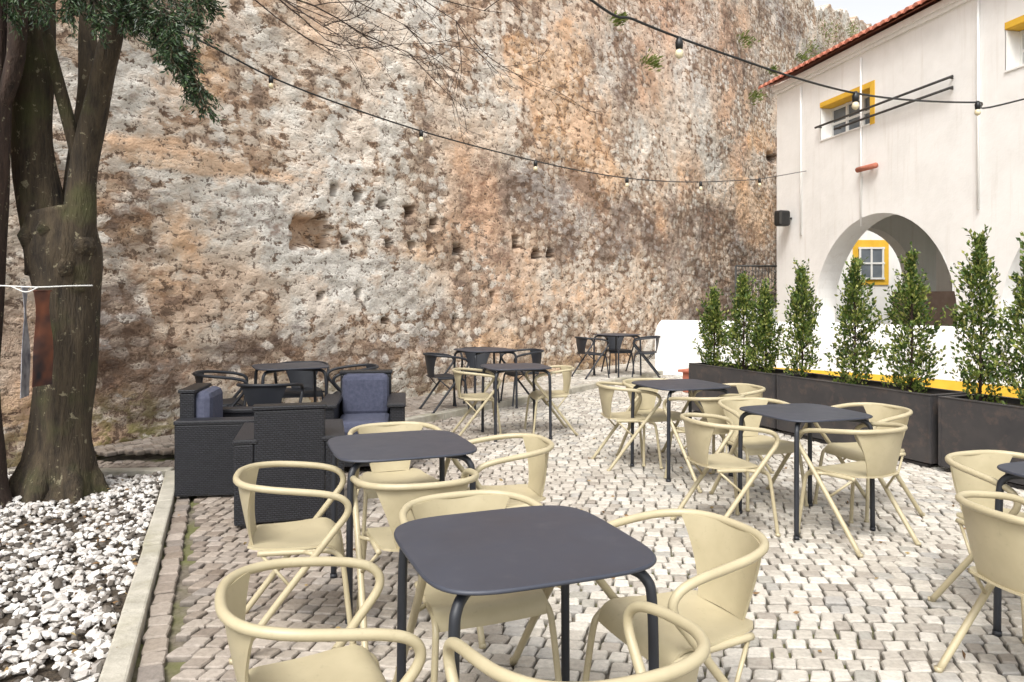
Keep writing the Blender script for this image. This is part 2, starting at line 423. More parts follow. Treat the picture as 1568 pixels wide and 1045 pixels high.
# ---------------------------------------------------------------- ground, cobbles, kerbs
mobj('ground',[(-150,-150,-.03),(150,-150,-.03),(150,250,-.03),(-150,250,-.03)],[(0,1,2,3)],M_ground)
KA=np.array([-.62,.7]); KB=np.array([-2.80,6.35])   # kerb line (outer/right edge)
kd=(KB-KA)/np.linalg.norm(KB-KA); kn=np.array([-kd[1],kd[0]])
def stones(name,orient,pitch,keep,x0,x1,y0,y1,zt=0.0,lmin=.070,lmax=.114,seed=1,warp=.16,voff=0.0):
    rg=np.random.default_rng(seed)
    cs,sn=math.cos(orient),math.sin(orient)
    cxm,cym=(x0+x1)/2,(y0+y1)/2; ext=math.hypot(x1-x0,y1-y0)/2
    nrow=int(2*ext/pitch)
    quads=[]
    for r in range(nrow):
        v0=-ext+r*pitch+voff
        ls=rg.uniform(lmin,lmax,int(2*ext/lmin)+2); us=-ext+np.cumsum(ls)-rg.uniform(0,.1); us=us[us<ext]
        a=us[:-1]; bq=us[1:]
        quads.append(np.stack([a,bq,np.full_like(a,v0),np.full_like(a,v0+pitch)],1))
    q=np.concatenate(quads); uc=(q[:,0]+q[:,1])/2; vc=(q[:,2]+q[:,3])/2
    wv=1.0 if warp>0 else 0.0
    def w2(u,v):
        vv=v+warp*np.sin(u*.55+.4)+.05*np.sin(u*1.7+v*.4)*wv; uu=u+wv*(.08*np.sin(v*.9)+.03*np.sin(v*2.7))
        return cxm+uu*cs-vv*sn, cym+uu*sn+vv*cs
    X,Y=w2(uc,vc); k=keep(X,Y); q=q[k]; n=len(q); X=X[k]; Y=Y[k]
    g=.0052
    hl=(q[:,1]-q[:,0])/2-g; hw=(q[:,3]-q[:,2])/2-g; uc=(q[:,0]+q[:,1])/2; vc=(q[:,2]+q[:,3])/2
    vc=vc+rg.normal(0,.0035,n)
    c=.20
    base=np.array([(-1,-1+c),(-1+c,-1),(1-c,-1),(1,-1+c),(1,1-c),(1-c,1),(-1+c,1),(-1,1-c)])
    jit=rg.normal(0,.075,(n,8,2)); sh=base[None]+jit
    ang=rg.normal(0,.05,n)
    z0=rg.normal(0,.0022,n); tx=rg.normal(0,.016,n); ty=rg.normal(0,.016,n)
    V=[]
    for (sc,zz) in ((1.02,-.035),(1.0,-.008),(.88,-.001)):
        lu=sh[:,:,0]*hl[:,None]*sc; lv=sh[:,:,1]*hw[:,None]*sc
        ca,sa=np.cos(ang)[:,None],np.sin(ang)[:,None]
        u=uc[:,None]+lu*ca-lv*sa; v=vc[:,None]+lu*sa+lv*ca
        x,y=w2(u,v); z=zt+zz+(z0[:,None]+tx[:,None]*lu+ty[:,None]*lv)
        V.append(np.stack([x,y,z],2))
    V=np.stack(V,1).reshape(n,24,3)
    off=(np.arange(n)*24)[:,None]
    side=[]
    for r in range(2):
        for i in range(8): side+= [r*8+i,r*8+(i+1)%8,(r+1)*8+(i+1)%8,(r+1)*8+i]
    pat=np.array(side+[16+i for i in range(8)])
    idx=(off+pat[None]).ravel(); sizes=np.tile(np.array([4]*16+[8]),n)
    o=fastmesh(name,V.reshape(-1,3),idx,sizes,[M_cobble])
    t=rg.random(n); xs=[0,.12,.5,.85,.93,1]
    C=np.stack([np.interp(t,xs,[.36,.46,.56,.66,.42,.38]),np.interp(t,xs,[.32,.42,.52,.62,.40,.36]),np.interp(t,xs,[.275,.365,.455,.555,.37,.315])],1)
    big=fbm(X*.6,Y*.6,3,5); C*=(.84+.28*big)[:,None]
    s=X+ (fbm(X*.7,Y*.7,3,9)-.5)*2.2
    k=np.clip((s+1.5)/2.0,0,1)[:,None]
    left_tone=C*np.array([.60,.545,.52])+rg.normal(0,.02,(n,1))  # darker, browner stone tone, blended in towards the left
    C=left_tone*(1-k)+C*k
    C=np.clip(C,.04,.9)
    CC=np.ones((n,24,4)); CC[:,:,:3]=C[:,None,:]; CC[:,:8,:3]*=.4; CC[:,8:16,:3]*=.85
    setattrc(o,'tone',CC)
    return o
def left_of_kerb(X,Y,m=0.0):
    s=(X-KA[0])*kn[0]+(Y-KA[1])*kn[1]
    return s>m
PK=1.35
def wall_dist(X,Y): return ((12.72+1.39*X)-Y)*.583
def keep_main(X,Y):
    inbed=left_of_kerb(X,Y,-.158)&(Y<6.45)
    ok=(~inbed)&(wall_dist(X,Y)>-.1)&(Y>.2)&(np.abs(X)<Y*.78+2.0)
    pave=(wall_dist(X,Y)<PK)&(Y>6.9)
    fac=X<6.35+(18-Y)*.194-.02
    return ok&fac&~pave&(Y<19.5)
stones('cobblestone_paving',R(-9),.092,keep_main,-6,8,0,20)
def border():
    x0,x1,y0,y1=-2.9,-.5,.7,6.5; pit=.108; ext=math.hypot(x1-x0,y1-y0)/2
    sc=((x0+x1)/2-KA[0])*kn[0]+((y0+y1)/2-KA[1])*kn[1]
    target=-.056-sc; vo=(target-(-ext+.5*pit))%pit
    def kb(X,Y):
        s=(X-KA[0])*kn[0]+(Y-KA[1])*kn[1]; return (s<-.02)&(s>-.10)&(Y<6.4)&(Y>.8)
    stones('cobblestone_border_course',math.atan2(kd[1],kd[0]),pit,kb,x0,x1,y0,y1,0.001,lmin=.10,lmax=.16,seed=9,warp=0.0,voff=vo)
border()
def keep_pave(X,Y): 
    wd=wall_dist(X,Y); return (wd<PK-.14)&(wd>-.1)&(Y>6.95)&(Y<19)
stones('pavement_cobbles',math.atan2(.812,.583),.094,keep_pave,-4.5,5,6.5,19,PZ,seed=5,warp=0.02)

def strip_kerb(name,pts,w,z0,z1,seg=1.0):
    b=MB()
    for i in range(len(pts)-1):
        a=Vector((*pts[i],0)); c=Vector((*pts[i+1],0)); Ln=(c-a).length; d=(c-a).normalized(); k=max(1,round(Ln/seg)); st=Ln/k
        for j in range(k):
            m=a+d*(st*(j+.5)); b.box((m.x+random.uniform(-.006,.006),m.y,(z0+z1)/2+random.uniform(-.005,.005)),(st-.012,w,z1-z0),0,math.atan2(d.y,d.x)+random.uniform(-.008,.008),.012)
    return b.obj(name,[M_kerb])
off=kn*.058
strip_kerb('kerb',[tuple(KA+off),tuple(KB+off),],.105,-.1,.04)
strip_kerb('kerb',[(KB[0]-.10,KB[1]+.07),(-5.2,6.28)],.11,-.1,.035)
wn=np.array([.812,-.583]); wt=np.array([.583,.812]); W0=np.array([-3.9,7.3])
def wpt(s,o): p=W0+wt*s+wn*o; return (float(p[0]),float(p[1]))
strip_kerb('kerb',[wpt(.35,PK-.06),wpt(12.5,PK-.06)],.12,-.1,PZ+.01)
pa=[wpt(.3,PK-.12),wpt(12.5,PK-.12),wpt(12.5,-.2),wpt(.3,-.2)]
mobj('pavement',[(x,y,z) for z in(-.02,PZ-.03) for x,y in pa],[(4,5,6,7),(0,1,5,4),(1,2,6,5),(2,3,7,6),(3,0,4,7)],M_ground)

# gravel bed
mobj('soil_bed',[(-7,-.5,-.012),(KA[0]-.15,-.5,-.012),(KA[0]-.05,KA[1],-.012),(KB[0]-.08,KB[1],-.012),(-7,6.3,-.012)],[(0,1,2,3,4)],M_soil)
def pebbles():
    t=(1+5**.5)/2
    iv=np.array([(-1,t,0),(1,t,0),(-1,-t,0),(1,-t,0),(0,-1,t),(0,1,t),(0,-1,-t),(0,1,-t),(t,0,-1),(t,0,1),(-t,0,-1),(-t,0,1)])/math.hypot(1,t)
    fc=np.array([(0,11,5),(0,5,1),(0,1,7),(0,7,10),(0,10,11),(1,5,9),(5,11,4),(11,10,2),(10,7,6),(7,1,8),(3,9,4),(3,4,2),(3,2,6),(3,6,8),(3,8,9),(4,9,5),(2,4,11),(6,2,10),(8,6,7),(9,8,1)])
    n=30000; X=rng.uniform(-5.6,-.6,n); Y=rng.uniform(1.0,6.28,n)
    k=left_of_kerb(X,Y,.13)&(X>-Y*.72-1.0)
    nn=(fbm(X*2.2,Y*2.2,3,77)-.5)*7+rng.normal(0,.8,n)
    k&=(nn>-1.3)
    k&=((X+3.47)**2+(Y-5.75)**2>.30**2)
    X=X[k];Y=Y[k]; n=len(X)
    r=rng.uniform(.011,.024,n)*rng.uniform(.85,1.25,n)
    S=np.stack([r*rng.uniform(.9,1.5,n),r*rng.uniform(.7,1.1,n),r*rng.uniform(.5,.85,n)],1)
    a=rng.uniform(0,2*math.pi,n); z=-.008+S[:,2]*rng.uniform(.3,1.6,n)+.012*np.sin(X*4)*np.cos(Y*3)
    P=iv[None]*S[:,None,:]*(1+rng.normal(0,.13,(n,12,1)))
    tl=rng.normal(0,.35,n); P2=P.copy(); P2[:,:,2]=P[:,:,2]*np.cos(tl)[:,None]+P[:,:,0]*np.sin(tl)[:,None]; P2[:,:,0]=P[:,:,0]*np.cos(tl)[:,None]-P[:,:,2]*np.sin(tl)[:,None]
    ca,sa=np.cos(a)[:,None],np.sin(a)[:,None]
    V=np.stack([P2[:,:,0]*ca-P2[:,:,1]*sa+X[:,None],P2[:,:,0]*sa+P2[:,:,1]*ca+Y[:,None],P2[:,:,2]+z[:,None]],2)
    idx=(np.arange(n)*12)[:,None,None]+fc[None]
    fastmesh('white_gravel',V.reshape(-1,3),idx.ravel(),np.full(n*20,3),[M_pebble],False)
pebbles()

# ---------------------------------------------------------------- fortress wall
def wp(px,py):
    r=(px-CX)/F; d=12.72/(1-1.39*r); return (d-7.3)/.812, CH+(HY-py)*d/F
def build_wall():
    s=np.concatenate([np.arange(-9,-1.2,.12),np.arange(-1.2,14,.036),np.arange(14,20,.05),np.arange(20,48,.09)])
    z=np.concatenate([np.arange(-.1,6.5,.036),np.arange(6.5,17,.07)])
    S,Z=np.meshgrid(s,z)
    topz=np.interp(s,[-9,20,26,31,34,37,40,48],[13.0,12.6,12.7,14.0,14.6,15.2,15.6,16])+.7*fbm(s*.9,s*0,4,3)-.35
    Zc=np.minimum(Z,topz[None,:])
    D=-.012*Zc+ .16*(fbm(S*.35,Zc*.35,3,11)-.5)+.10*(fbm(S*1.6,Zc*1.6,4,21)-.5)+.065*(fbm(S*5,Zc*8,3,31,.6)-.5)
    D-=.9*np.maximum(Z-topz[None,:],0)
    zones=np.zeros(S.shape+(4,)); zones[...,3]=1
    wob=(fbm(S*1.3,Zc*1.3,5,41,.6)-.5)*2.4
    def blob(ch,x,y,rx,ry,amp=1):
        s0,z0=wp(x,y); s1,_=wp(x+rx,y); d=12.72/(1-1.39*(x-CX)/F); rs=abs(s1-s0); rz=ry*d/F
        q=((S-s0)/rs)**2+((Zc-z0)/rz)**2
        zones[...,ch]=np.clip(zones[...,ch]+amp*np.clip(1.35-q+wob,0,1)*(q<4),-1,1)
    for a in [(870,150,75,105,1),(820,100,40,40,.8),(300,240,170,24,1),(350,262,120,16,.7),(1175,215,26,30,1.2),(260,400,60,90,.6),(180,330,50,50,.6),(640,385,90,16,.7),(1170,330,30,120,.5),(230,560,90,60,.5),(700,540,160,22,.7),(850,560,110,18,.9),(960,470,100,60,.5),(480,350,26,30,.6),(300,120,60,60,.5),(900,250,60,60,.8),(760,520,60,20,.6),(1130,320,60,60,.5),(330,90,30,90,.6),(980,300,60,90,.4)]: blob(0,*a)
    for a in [(200,300,60,40,.7),(200,590,90,90,1),(330,560,120,50,.8),(220,440,60,120,.6),(850,300,110,60,.9),(890,350,110,60,.8),(1100,380,90,70,.9),(400,340,110,30,.4),(560,530,150,40,.7),(1150,100,50,60,.6),(1120,470,90,40,.9),(720,470,80,40,.4),(760,560,120,30,.5),(1230,60,80,40,.7),(340,220,60,14,.8),(960,110,50,90,.4),(180,500,50,60,.8)]: blob(1,*a)
    for a in [(620,120,150,110,.9),(420,180,110,60,.8),(1040,180,90,120,1),(380,300,80,40,.6),(420,400,160,60,.5),(720,250,130,80,.6),(620,430,120,60,.7),(1100,200,60,100,.8),(300,245,160,30,1),(330,500,110,40,.5),(240,80,80,80,.7),(600,320,140,50,.5),(480,450,140,50,.5)]: blob(2,*a)
    holes=[(512,292,8,9),(551,300,9,9),(588,313,9,9),(629,324,9,10),(665,342,8,9),(478,356,25,23),(530,370,7,6),(597,374,7,6),(632,376,6,6),(704,382,9,9),(661,380,5,5),(793,371,7,12),(824,389,8,9),(846,388,7,8),(493,453,7,5),(549,451,6,7),(590,490,6,5),(698,490,4,7),(840,491,4,5),(755,451,4,4),(1001,431,4,5),(1187,241,12,9)]
    for (x,y,rx,ry) in holes:
        s0,z0=wp(x,y); s1,_=wp(x+rx,y); d=12.72/(1-1.39*(x-CX)/F); rs=max(abs(s1-s0)*.66,.035); rz=max(ry*d/F*.8,.035)
        if rx>20: rs*=1.5; rz*=1.2
        q=np.maximum(np.abs(S-s0)/rs,np.abs(Zc-z0)/rz)+(fbm(S*9,Zc*9,2,7)-.5)*.7
        k=np.clip((1.15-q)/.25,0,1)
        D-=k*(.26 if rx<20 else .18)
        if rx<20: zones[...,3]=np.minimum(zones[...,3],1-k*.95)  # painted hole shade, on top of the real recess
        else:
            zones[...,0]=np.clip(zones[...,0]+k*.9,0,1); zones[...,3]=np.minimum(zones[...,3],1-k*.40)  # big hole: orange stone plus weaker painted shade
    nz,ns=S.shape
    co=np.stack([S,-D,Zc+0*S],2).reshape(-1,3)
    i=np.arange(nz-1)[:,None]*ns+np.arange(ns-1)[None]
    idx=np.stack([i,i+1,i+ns+1,i+ns],2).reshape(-1)
    o=fastmesh('fortress_wall',co,idx,np.full((nz-1)*(ns-1),4),[M_fort],True)
    setattrc(o,'zones',np.clip(zones,0,1))
    W=np.ones(S.shape+(4,))
    W[...,0]=(fbm(S*.33,Zc*.33,4,101,.55)-.5)*1.25+.5
    W[...,1]=(fbm(S*1.1,Zc*1.2,5,131,.68)-.5)*1.3+.5
    W[...,2]=(fbm(S*1.5,Zc*1.9,5,171,.68)-.5)*1.3+.5
    st=fbm(S*1.8,Zc*.15,4,191)
    W[...,2]+=(st-.5)*.35
    W[...,3]=np.clip((.65-Zc)/.6+(fbm(S*1.2,Zc*1.5,3,211)-.5)*1.2,0,1)*np.clip((6-S)/5,.25,1)
    setattrc(o,'weather',np.clip(W,0,1))
    return o
wall=build_wall()
wall.location=(W0[0],W0[1],0); wall.rotation_euler=(0,0,math.atan2(wt[1],wt[0]))
# fallen rubble at the foot of the wall
b=MB()
for k in range(26):
    s_=random.uniform(-.6,9); o_=random.uniform(.05,.28); x,y=wpt(s_,o_); r=random.uniform(.02,.075)
    zb=PZ if s_>.4 else 0.0
    b.box((x,y,zb+r*.4),(r*random.uniform(1,1.9),r*random.uniform(.8,1.3),r),0,random.uniform(0,3),r*.25)
b.obj('fallen_stones',[M_kerb])

# ---------------------------------------------------------------- leaves
def leaf_mesh(P,D,size,name,mat,parent=None,width=.5,extra=None):
    n=len(P); P=np.asarray(P); D=np.asarray(D); D=D/np.linalg.norm(D,axis=1)[:,None]
    rv=rng.normal(size=(n,3)); B=np.cross(D,rv); B/=np.linalg.norm(B,axis=1)[:,None]; Nn=np.cross(D,B)
    s=size*rng.uniform(.6,1.3,n)[:,None]
    a=P; b=P+D*s*.5+B*s*width*.5+Nn*s*.08; c=P+D*s; d=P+D*s*.5-B*s*width*.5+Nn*s*.08
    V=np.stack([a,b,c,d],1).reshape(-1,3); idx=np.arange(n*4)
    o=fastmesh(name,V,idx,np.full(n,4),[mat]); 
    if parent: o.parent=parent
    return o
def shrub(x,y,z0,ztop,rad,seed):
    e=empty('potted_cypress_shrub',(x,y,0)); h=ztop-z0
    rs=random.Random(seed); sp=[];sd=[]
    b=MB(); b.tube([(0,0,z0-.1),(.01,0,(z0+ztop)/2),(0,0,ztop-.05)],[.014,.009,.003],7)
    lob=[(rs.uniform(0,6.28),rs.uniform(0,1),rs.uniform(.15,.42)) for _ in range(10)]
    def shape(t,an=0):
        k=1.0
        for (a,tt,am) in lob: k+=am*math.exp(-((t-tt)/.09)**2)*math.cos(an-a)
        return rad*(math.sin(min(t+.15,1)*math.pi)**.5)*(1-.5*t)*k
    for k in range(250):
        t=rs.random()**.9*.95; an=rs.uniform(0,6.283); r1=shape(t,an)*rs.choice([.5,.75,.9,1.0,1.15,1.5])*rs.uniform(.8,1.1)
        p0=Vector((0,0,z0+t*h-.06)); p1=Vector((r1*math.cos(an),r1*math.sin(an),z0+t*h+rs.uniform(.0,.11)))
        if k%4==0: b.tube([p0,p1],[.004,.0015],4,cap=False)
        d=(p1-p0).normalized(); up=Vector((math.cos(an)*.35,math.sin(an)*.35,1)).normalized()
        m=rs.randint(10,18)
        for q in range(m):
            w=rs.uniform(-.07,.035); p=p1+up*w*1.3+Vector((rs.gauss(0,.016),rs.gauss(0,.016),rs.gauss(0,.014)))
            if rs.random()<.3: p=p0.lerp(p1,rs.uniform(.4,.95))
            sp.append(tuple(p)); sd.append(tuple(up*.7+d*.4+Vector((rs.gauss(0,.55),rs.gauss(0,.55),rs.gauss(0,.4)))))
    for k in range(46):
        t=rs.random()**.6*.95; an=rs.uniform(0,6.28); r0=shape(t,an)*.9
        p0=Vector((r0*math.cos(an),r0*math.sin(an),z0+t*h)); dv=Vector((math.cos(an)*.5,math.sin(an)*.5,rs.uniform(.6,1.4))).normalized(); ln=rs.uniform(.08,.22)
        b.tube([p0,p0+dv*ln],[.002,.001],4,cap=False)
        for q in range(12):
            sp.append(tuple(p0+dv*ln*q/11)); sd.append(tuple(dv+Vector((rs.gauss(0,.7),rs.gauss(0,.7),rs.gauss(0,.5)))))
    for q in range(50):
        sp.append((rs.gauss(0,.012),rs.gauss(0,.012),ztop-h*.16*rs.random())); sd.append((rs.gauss(0,.6),rs.gauss(0,.6),.6))
    leaf_mesh(sp,sd,.042,'foliage',M_leaf,e,.55)
    b.obj('stem',[M_bark2],e)
pd=np.array([.39,-.92]); pn=np.array([.92,.39]); PA=np.array([2.3,9.75])
for (x,yt,rad) in [(1093,450,.17),(1138,428,.20),(1172,440,.16),(1228,413,.17),(1308,408,.21),(1395,393,.21),(1500,368,.205),(1582,375,.20)]:
    r=(x-CX)/F; t=(9.85*r-2.53)/(.39+.92*r); p=PA+pd*t+pn*.25; d=p[1]
    shrub(float(p[0]),float(p[1]),.60,CH+(HY-yt)*d/F,rad,x)
for (t0,t1) in [(0,1.55),(1.6,3.47),(3.55,5.6)]:
    m=PA+pd*(t0+t1)/2+pn*.25; b=MB(); Ln=t1-t0; W=.5; h=.635; th=.03
    for s in(-1,1):
        b.box((0,s*(W/2-th/2),h/2+.02),(Ln,th,h-.04),0,0,.004)
        b.box((s*(Ln/2-th/2),0,h/2+.02),(th,W-2*th,h-.04),0)
        b.box((0,s*(W/2-.02),h+.004),(Ln+.01,.05,.008),0)
        b.box((s*(Ln/2-.02),0,h+.002),(.05,W-.1,.008),0)
    for s in(-1,1): b.box((0,s*(W/2-.06),.0),(Ln-.1,.06,.05),0)
    b.box((0,0,h-.05),(Ln-2*th,W-2*th,.02),1)
    for s in(-1,1): b.box((s*(Ln/2-.012),-W/2-.004,h/2+.02),(.02,.008,h-.06),0); b.box((s*(Ln/2-.012),W/2+.004,h/2+.02),(.02,.008,h-.06),0)
    b.obj('planter_box',[M_corten,M_soil],None,(m[0],m[1],0),math.atan2(pd[1],pd[0]))
wv=[];wdv=[]
for (x,y,s) in [(993,97,.26),(1137,65,.34),(1240,75,.5),(1265,50,.7),(1153,150,.28),(942,32,.2),(1180,110,.2),(1225,90,.3),(1300,48,.5)]:
    s0,z0=wp(x,y); p=wpt(s0,.06)
    for k in range(110):
        q=Vector((random.gauss(0,.7),random.gauss(0,.5),random.gauss(.0,.6)))*s*.5
        wv.append((p[0]+q.x,p[1]+q.y,z0+q.z)); wdv.append((q.x+.3,q.y-.3,q.z+.15))
leaf_mesh(wv,wdv,.12,'wall_weeds',M_leafw,None,.35)
lv=[];ld=[]
for k in range(380):
    y=random.uniform(1.6,6.2); x=KA[0]+(y-KA[1])*kd[0]/kd[1]-random.uniform(.05,2.0)
    lv.append((x,y,.018+random.random()*.012)); ld.append((random.gauss(0,1),random.gauss(0,1),random.gauss(0,.15)))
for k in range(160):
    x=random.uniform(-2.4,3.5); y=random.uniform(2.2,10); lv.append((x,y,.006)); ld.append((random.gauss(0,1),random.gauss(0,1),.12))
leaf_mesh(lv,ld,.035,'fallen_leaves',M_litter,None,.45)

# ---------------------------------------------------------------- white building
FO=Vector((6.35,18,0)); FU=Vector((.191,-.982,0)).normalized(); FN=Vector((FU.y,-FU.x,0)) # outward (-x)
bld=empty('white_building')
def fp(u,o,z): p=FO+FU*u+FN*o; return (p.x,p.y,z)
def facpx(px,py):
    r=(px-CX)/F; d=9.84/(r+.194); return (18-d)/.982, CH+(HY-py)*d/F
ZL=4.0; ZT=6.45; UL=20.0
def seg_wall(mb,u0,u1,z0,z1,o0=0,o1=-.5):
    v=[fp(u,o,z) for o in(o0,o1) for (u,z) in((u0,z0),(u1,z0),(u1,z1),(u0,z1))]
    mb.add(v,[(0,1,2,3),(7,6,5,4)],0)
b=MB(); arches=[(1.53,5.60),(6.44,10.5),(11.34,15.4)]
zs=1.08; prev=0
for (a,c) in arches:
    seg_wall(b,prev,a,0,ZL); r=(c-a)/2; mid=(a+c)/2; K=32
    pts=[(a,.95)]+[(mid-r*math.cos(math.pi*k/K),zs+r*math.sin(math.pi*k/K)) for k in range(K+1)]+[(c,.95)]
    for k in range(1,K+1):
        (ua,za),(ub,zb)=pts[k],pts[k+1]
        for o in(0,-.5): b.add([fp(ua,o,za),fp(ub,o,zb),fp(ub,o,ZL),fp(ua,o,ZL)],[(0,1,2,3)],0)
    for k in range(len(pts)-1):
        (ua,za),(ub,zb)=pts[k],pts[k+1]; b.add([fp(ua,0,za),fp(ub,0,zb),fp(ub,-.5,zb),fp(ua,-.5,za)],[(0,1,2,3)],0,False)
    seg_wall(b,a,c,0,.95); b.add([fp(a,0,.95),fp(c,0,.95),fp(c,-.5,.95),fp(a,-.5,.95)],[(0,1,2,3)],0)
    prev=c
seg_wall(b,prev,UL,0,ZL)
wins=[(1.75,3.40,4.86,5.60),(6.55,7.8,4.95,5.62)]
prev=0
for (a,c,z0,z1) in wins:
    seg_wall(b,prev,a,ZL,ZT); seg_wall(b,a,c,ZL,z0); seg_wall(b,a,c,z1,ZT)
    prev=c
seg_wall(b,prev,UL,ZL,ZT)
b.add([fp(0,0,0),fp(0,-.5,0),fp(0,-.5,ZT),fp(0,0,ZT)],[(0,1,2,3)],0)
b.add([fp(0,-.5,3.6),fp(0,-8,3.6),fp(0,-8,ZT),fp(0,-.5,ZT)],[(0,1,2,3)],0)
b.add([fp(0,-3.6,0),fp(0,-4.4,0),fp(0,-4.4,3.6),fp(0,-3.6,3.6)],[(0,1,2,3)],0)
b.add([fp(0,-8,3.6),fp(UL,-8,3.6),fp(UL,-8,ZT),fp(0,-8,ZT)],[(0,1,2,3)],0)
b.add([fp(UL,-8,0),fp(UL,0,0),fp(UL,0,ZT),fp(UL,-8,ZT)],[(0,1,2,3)],0)
b.add([fp(0,-.5,3.6),fp(UL,-.5,3.6),fp(UL,-8,3.6),fp(0,-8,3.6)],[(0,1,2,3)],0)
b.add([fp(6.2,-3.6,0),fp(UL,-3.6,0),fp(UL,-3.6,3.6),fp(6.2,-3.6,3.6)],[(0,1,2,3)],0)
for uq in (.9,3.4,5.9): b.add([fp(uq,-3.6,0),fp(uq+.5,-3.6,0),fp(uq+.5,-3.6,3.6),fp(uq,-3.6,3.6)],[(0,1,2,3)],0)
b.obj('walls',[M_white],bld)
b=MB(); K=28; oa,ob=-.75,-3.25; r=(oa-ob)/2; mid=(oa+ob)/2; zz=1.9; uu=.55
for du in (0,-.35):
    for k in range(K):
        t0,t1=math.pi*k/K,math.pi*(k+1)/K
        x0,x1=mid+r*math.cos(t0),mid+r*math.cos(t1); z0,z1=zz+r*math.sin(t0),zz+r*math.sin(t1)
        b.add([fp(uu+du,x0,z0),fp(uu+du,x1,z1),fp(uu+du,x1,3.6),fp(uu+du,x0,3.6)],[(0,1,2,3)])
        if du==0: b.add([fp(uu,x0,z0),fp(uu,x1,z1),fp(uu-.35,x1,z1),fp(uu-.35,x0,z0)],[(0,1,2,3)])
    b.add([fp(uu+du,-.5,0),fp(uu+du,oa,0),fp(uu+du,oa,3.6),fp(uu+du,-.5,3.6)],[(0,1,2,3)])
    b.add([fp(uu+du,ob,0),fp(uu+du,-3.6,0),fp(uu+du,-3.6,3.6),fp(uu+du,ob,3.6)],[(0,1,2,3)])
b.add([fp(uu,oa,0),fp(uu-.35,oa,0),fp(uu-.35,oa,zz),fp(uu,oa,zz)],[(0,1,2,3)]); b.add([fp(uu,ob,0),fp(uu-.35,ob,0),fp(uu-.35,ob,zz),fp(uu,ob,zz)],[(0,1,2,3)])
b.obj('porch_end_arch',[M_white],bld)
def fbox(mb,u0,u1,o0,o1,z0,z1,mi=0):
    v=[fp(u,o,z) for z in(z0,z1) for (u,o) in((u0,o0),(u1,o0),(u1,o1),(u0,o1))]
    mb.add(v,[(3,2,1,0),(4,5,6,7),(0,1,5,4),(1,2,6,5),(2,3,7,6),(3,0,4,7)],mi)
b=MB(); fbox(b,1.2,15,-2.2,-2.3,0.0,1.62); b.obj('porch_parapet_screen',[simple('brown_screen',(.26,.19,.16),(.34,.26,.22),4,.8)],bld)
for (a,c,z0,z1) in wins:
    b=MB()
    for (u0,u1,q0,q1) in((a,c,z1-.002,z1+.10),(c-.002,c+.13,z0-.0,z1+.10)): fbox(b,u0,u1,.012,-.02,q0,q1,0)
    fbox(b,a,c,-.001,-.30,z1-.012,z1-.004,0); fbox(b,c-.012,c-.004,-.001,-.3,z0,z1-.012,0)
    fbox(b,a+.01,a+.02,-.001,-.3,z0,z1-.02,1); fbox(b,a,c,0.02,-.3,z0+.001,z0+.03,1)
    fbox(b,a,c,-.28,-.30,z0,z1,2)
    for u in np.linspace(a+.04,c-.04,4): fbox(b,u-.03,u+.03,-.24,-.279,z0+.03,z1-.02,3)
    for q in (z0+.06,(z0+z1)/2,z1-.05): fbox(b,a+.02,c-.02,-.245,-.279,q-.025,q+.025,3)
    b.obj('window',[M_yellow,M_white,M_glass,M_frame],bld)
b=MB(); ov=.30; tw=.21; nT=int((UL+.5)/tw); zE=ZT+.10; slope=.42
for i in range(nT):
    u0=-.35+i*tw
    segs=8; v=[];f=[]
    lens=[(ov,0.0),(-1.2,0.),(-4.0,0.)]
    for (o,_) in lens:
        zb=zE+(ov-o)*slope
        for k in range(segs+1):
            t=math.pi*k/segs; uu_=u0+tw*.36-math.cos(t)*tw*.36; v.append(fp(uu_,o,zb+math.sin(t)*.07+random.uniform(0,.004)))
    m=segs+1
    for r_ in range(len(lens)-1):
        for k in range(segs): f.append((r_*m+k,r_*m+k+1,(r_+1)*m+k+1,(r_+1)*m+k))
    f.append(tuple(range(m))); b.add(v,f,0,False)
    v=[];f=[]
    for o in (ov-.04,-4.0):
        zb=zE+(ov-o)*slope
        for k in range(5): t=math.pi*k/4; v.append(fp(u0+tw*.86-math.cos(t)*tw*.26,o,zb+.03-math.sin(t)*.045))
    for k in range(4): f.append((k,k+1,5+k+1,5+k))
    b.add(v,f,0,False)
b.add([fp(-.3,ov-.06,zE-.02),fp(UL,ov-.06,zE-.02),fp(UL,-4,zE-.02+4.3*slope-.02),fp(-.3,-4,zE-.02+4.3*slope-.02)],[(0,1,2,3)],0)
b.add([fp(-.3,-4,zE+4.25*slope),fp(UL,-4,zE+4.25*slope),fp(UL,-8.3,zE),fp(-.3,-8.3,zE)],[(0,1,2,3)],0)
b.obj('tiled_roof',[M_terra],bld)
b=MB(); fbox(b,-.06,UL,.10,-.02,ZT-.05,ZT+.07,0); fbox(b,-.03,UL,.05,-.02,ZT-.12,ZT-.052,0); 
b.add([fp(0,0,ZT),fp(0,-8,ZT),fp(0,-4,ZT+4.2*slope)],[(0,1,2)],0)
b.obj('cornice',[M_white],bld)
b=MB()
for (o,z,u0,u1) in ((.10,5.17,1.72,5.6),(.10,4.99,2.4,5.6)):
    b.tube([fp(u0,o,z),fp(u1,o,z)],.024,8)
    for u in (u0+.05,u1-.1): b.tube([fp(u,o,z),fp(u,-.02,z)],.014,6)
b.obj('awning_rails',[M_iron],bld)
b=MB(); u,z=facpx(1335,257); b.tube([fp(u-.3,.10,z),fp(u+.25,.10,z)],.055,10); b.tube([fp(u+.05,.1,z),fp(u+.05,-.02,z+.06)],.03,8); b.obj('wall_lamp',[M_terra],bld)
b=MB()
for (px) in (1228,1320,1500):
    u,z=facpx(px,180); b.tube([fp(u,.03,2.9),fp(u,.03,ZT-.2)],.02,8)
b.obj('downpipe',[M_white],bld)
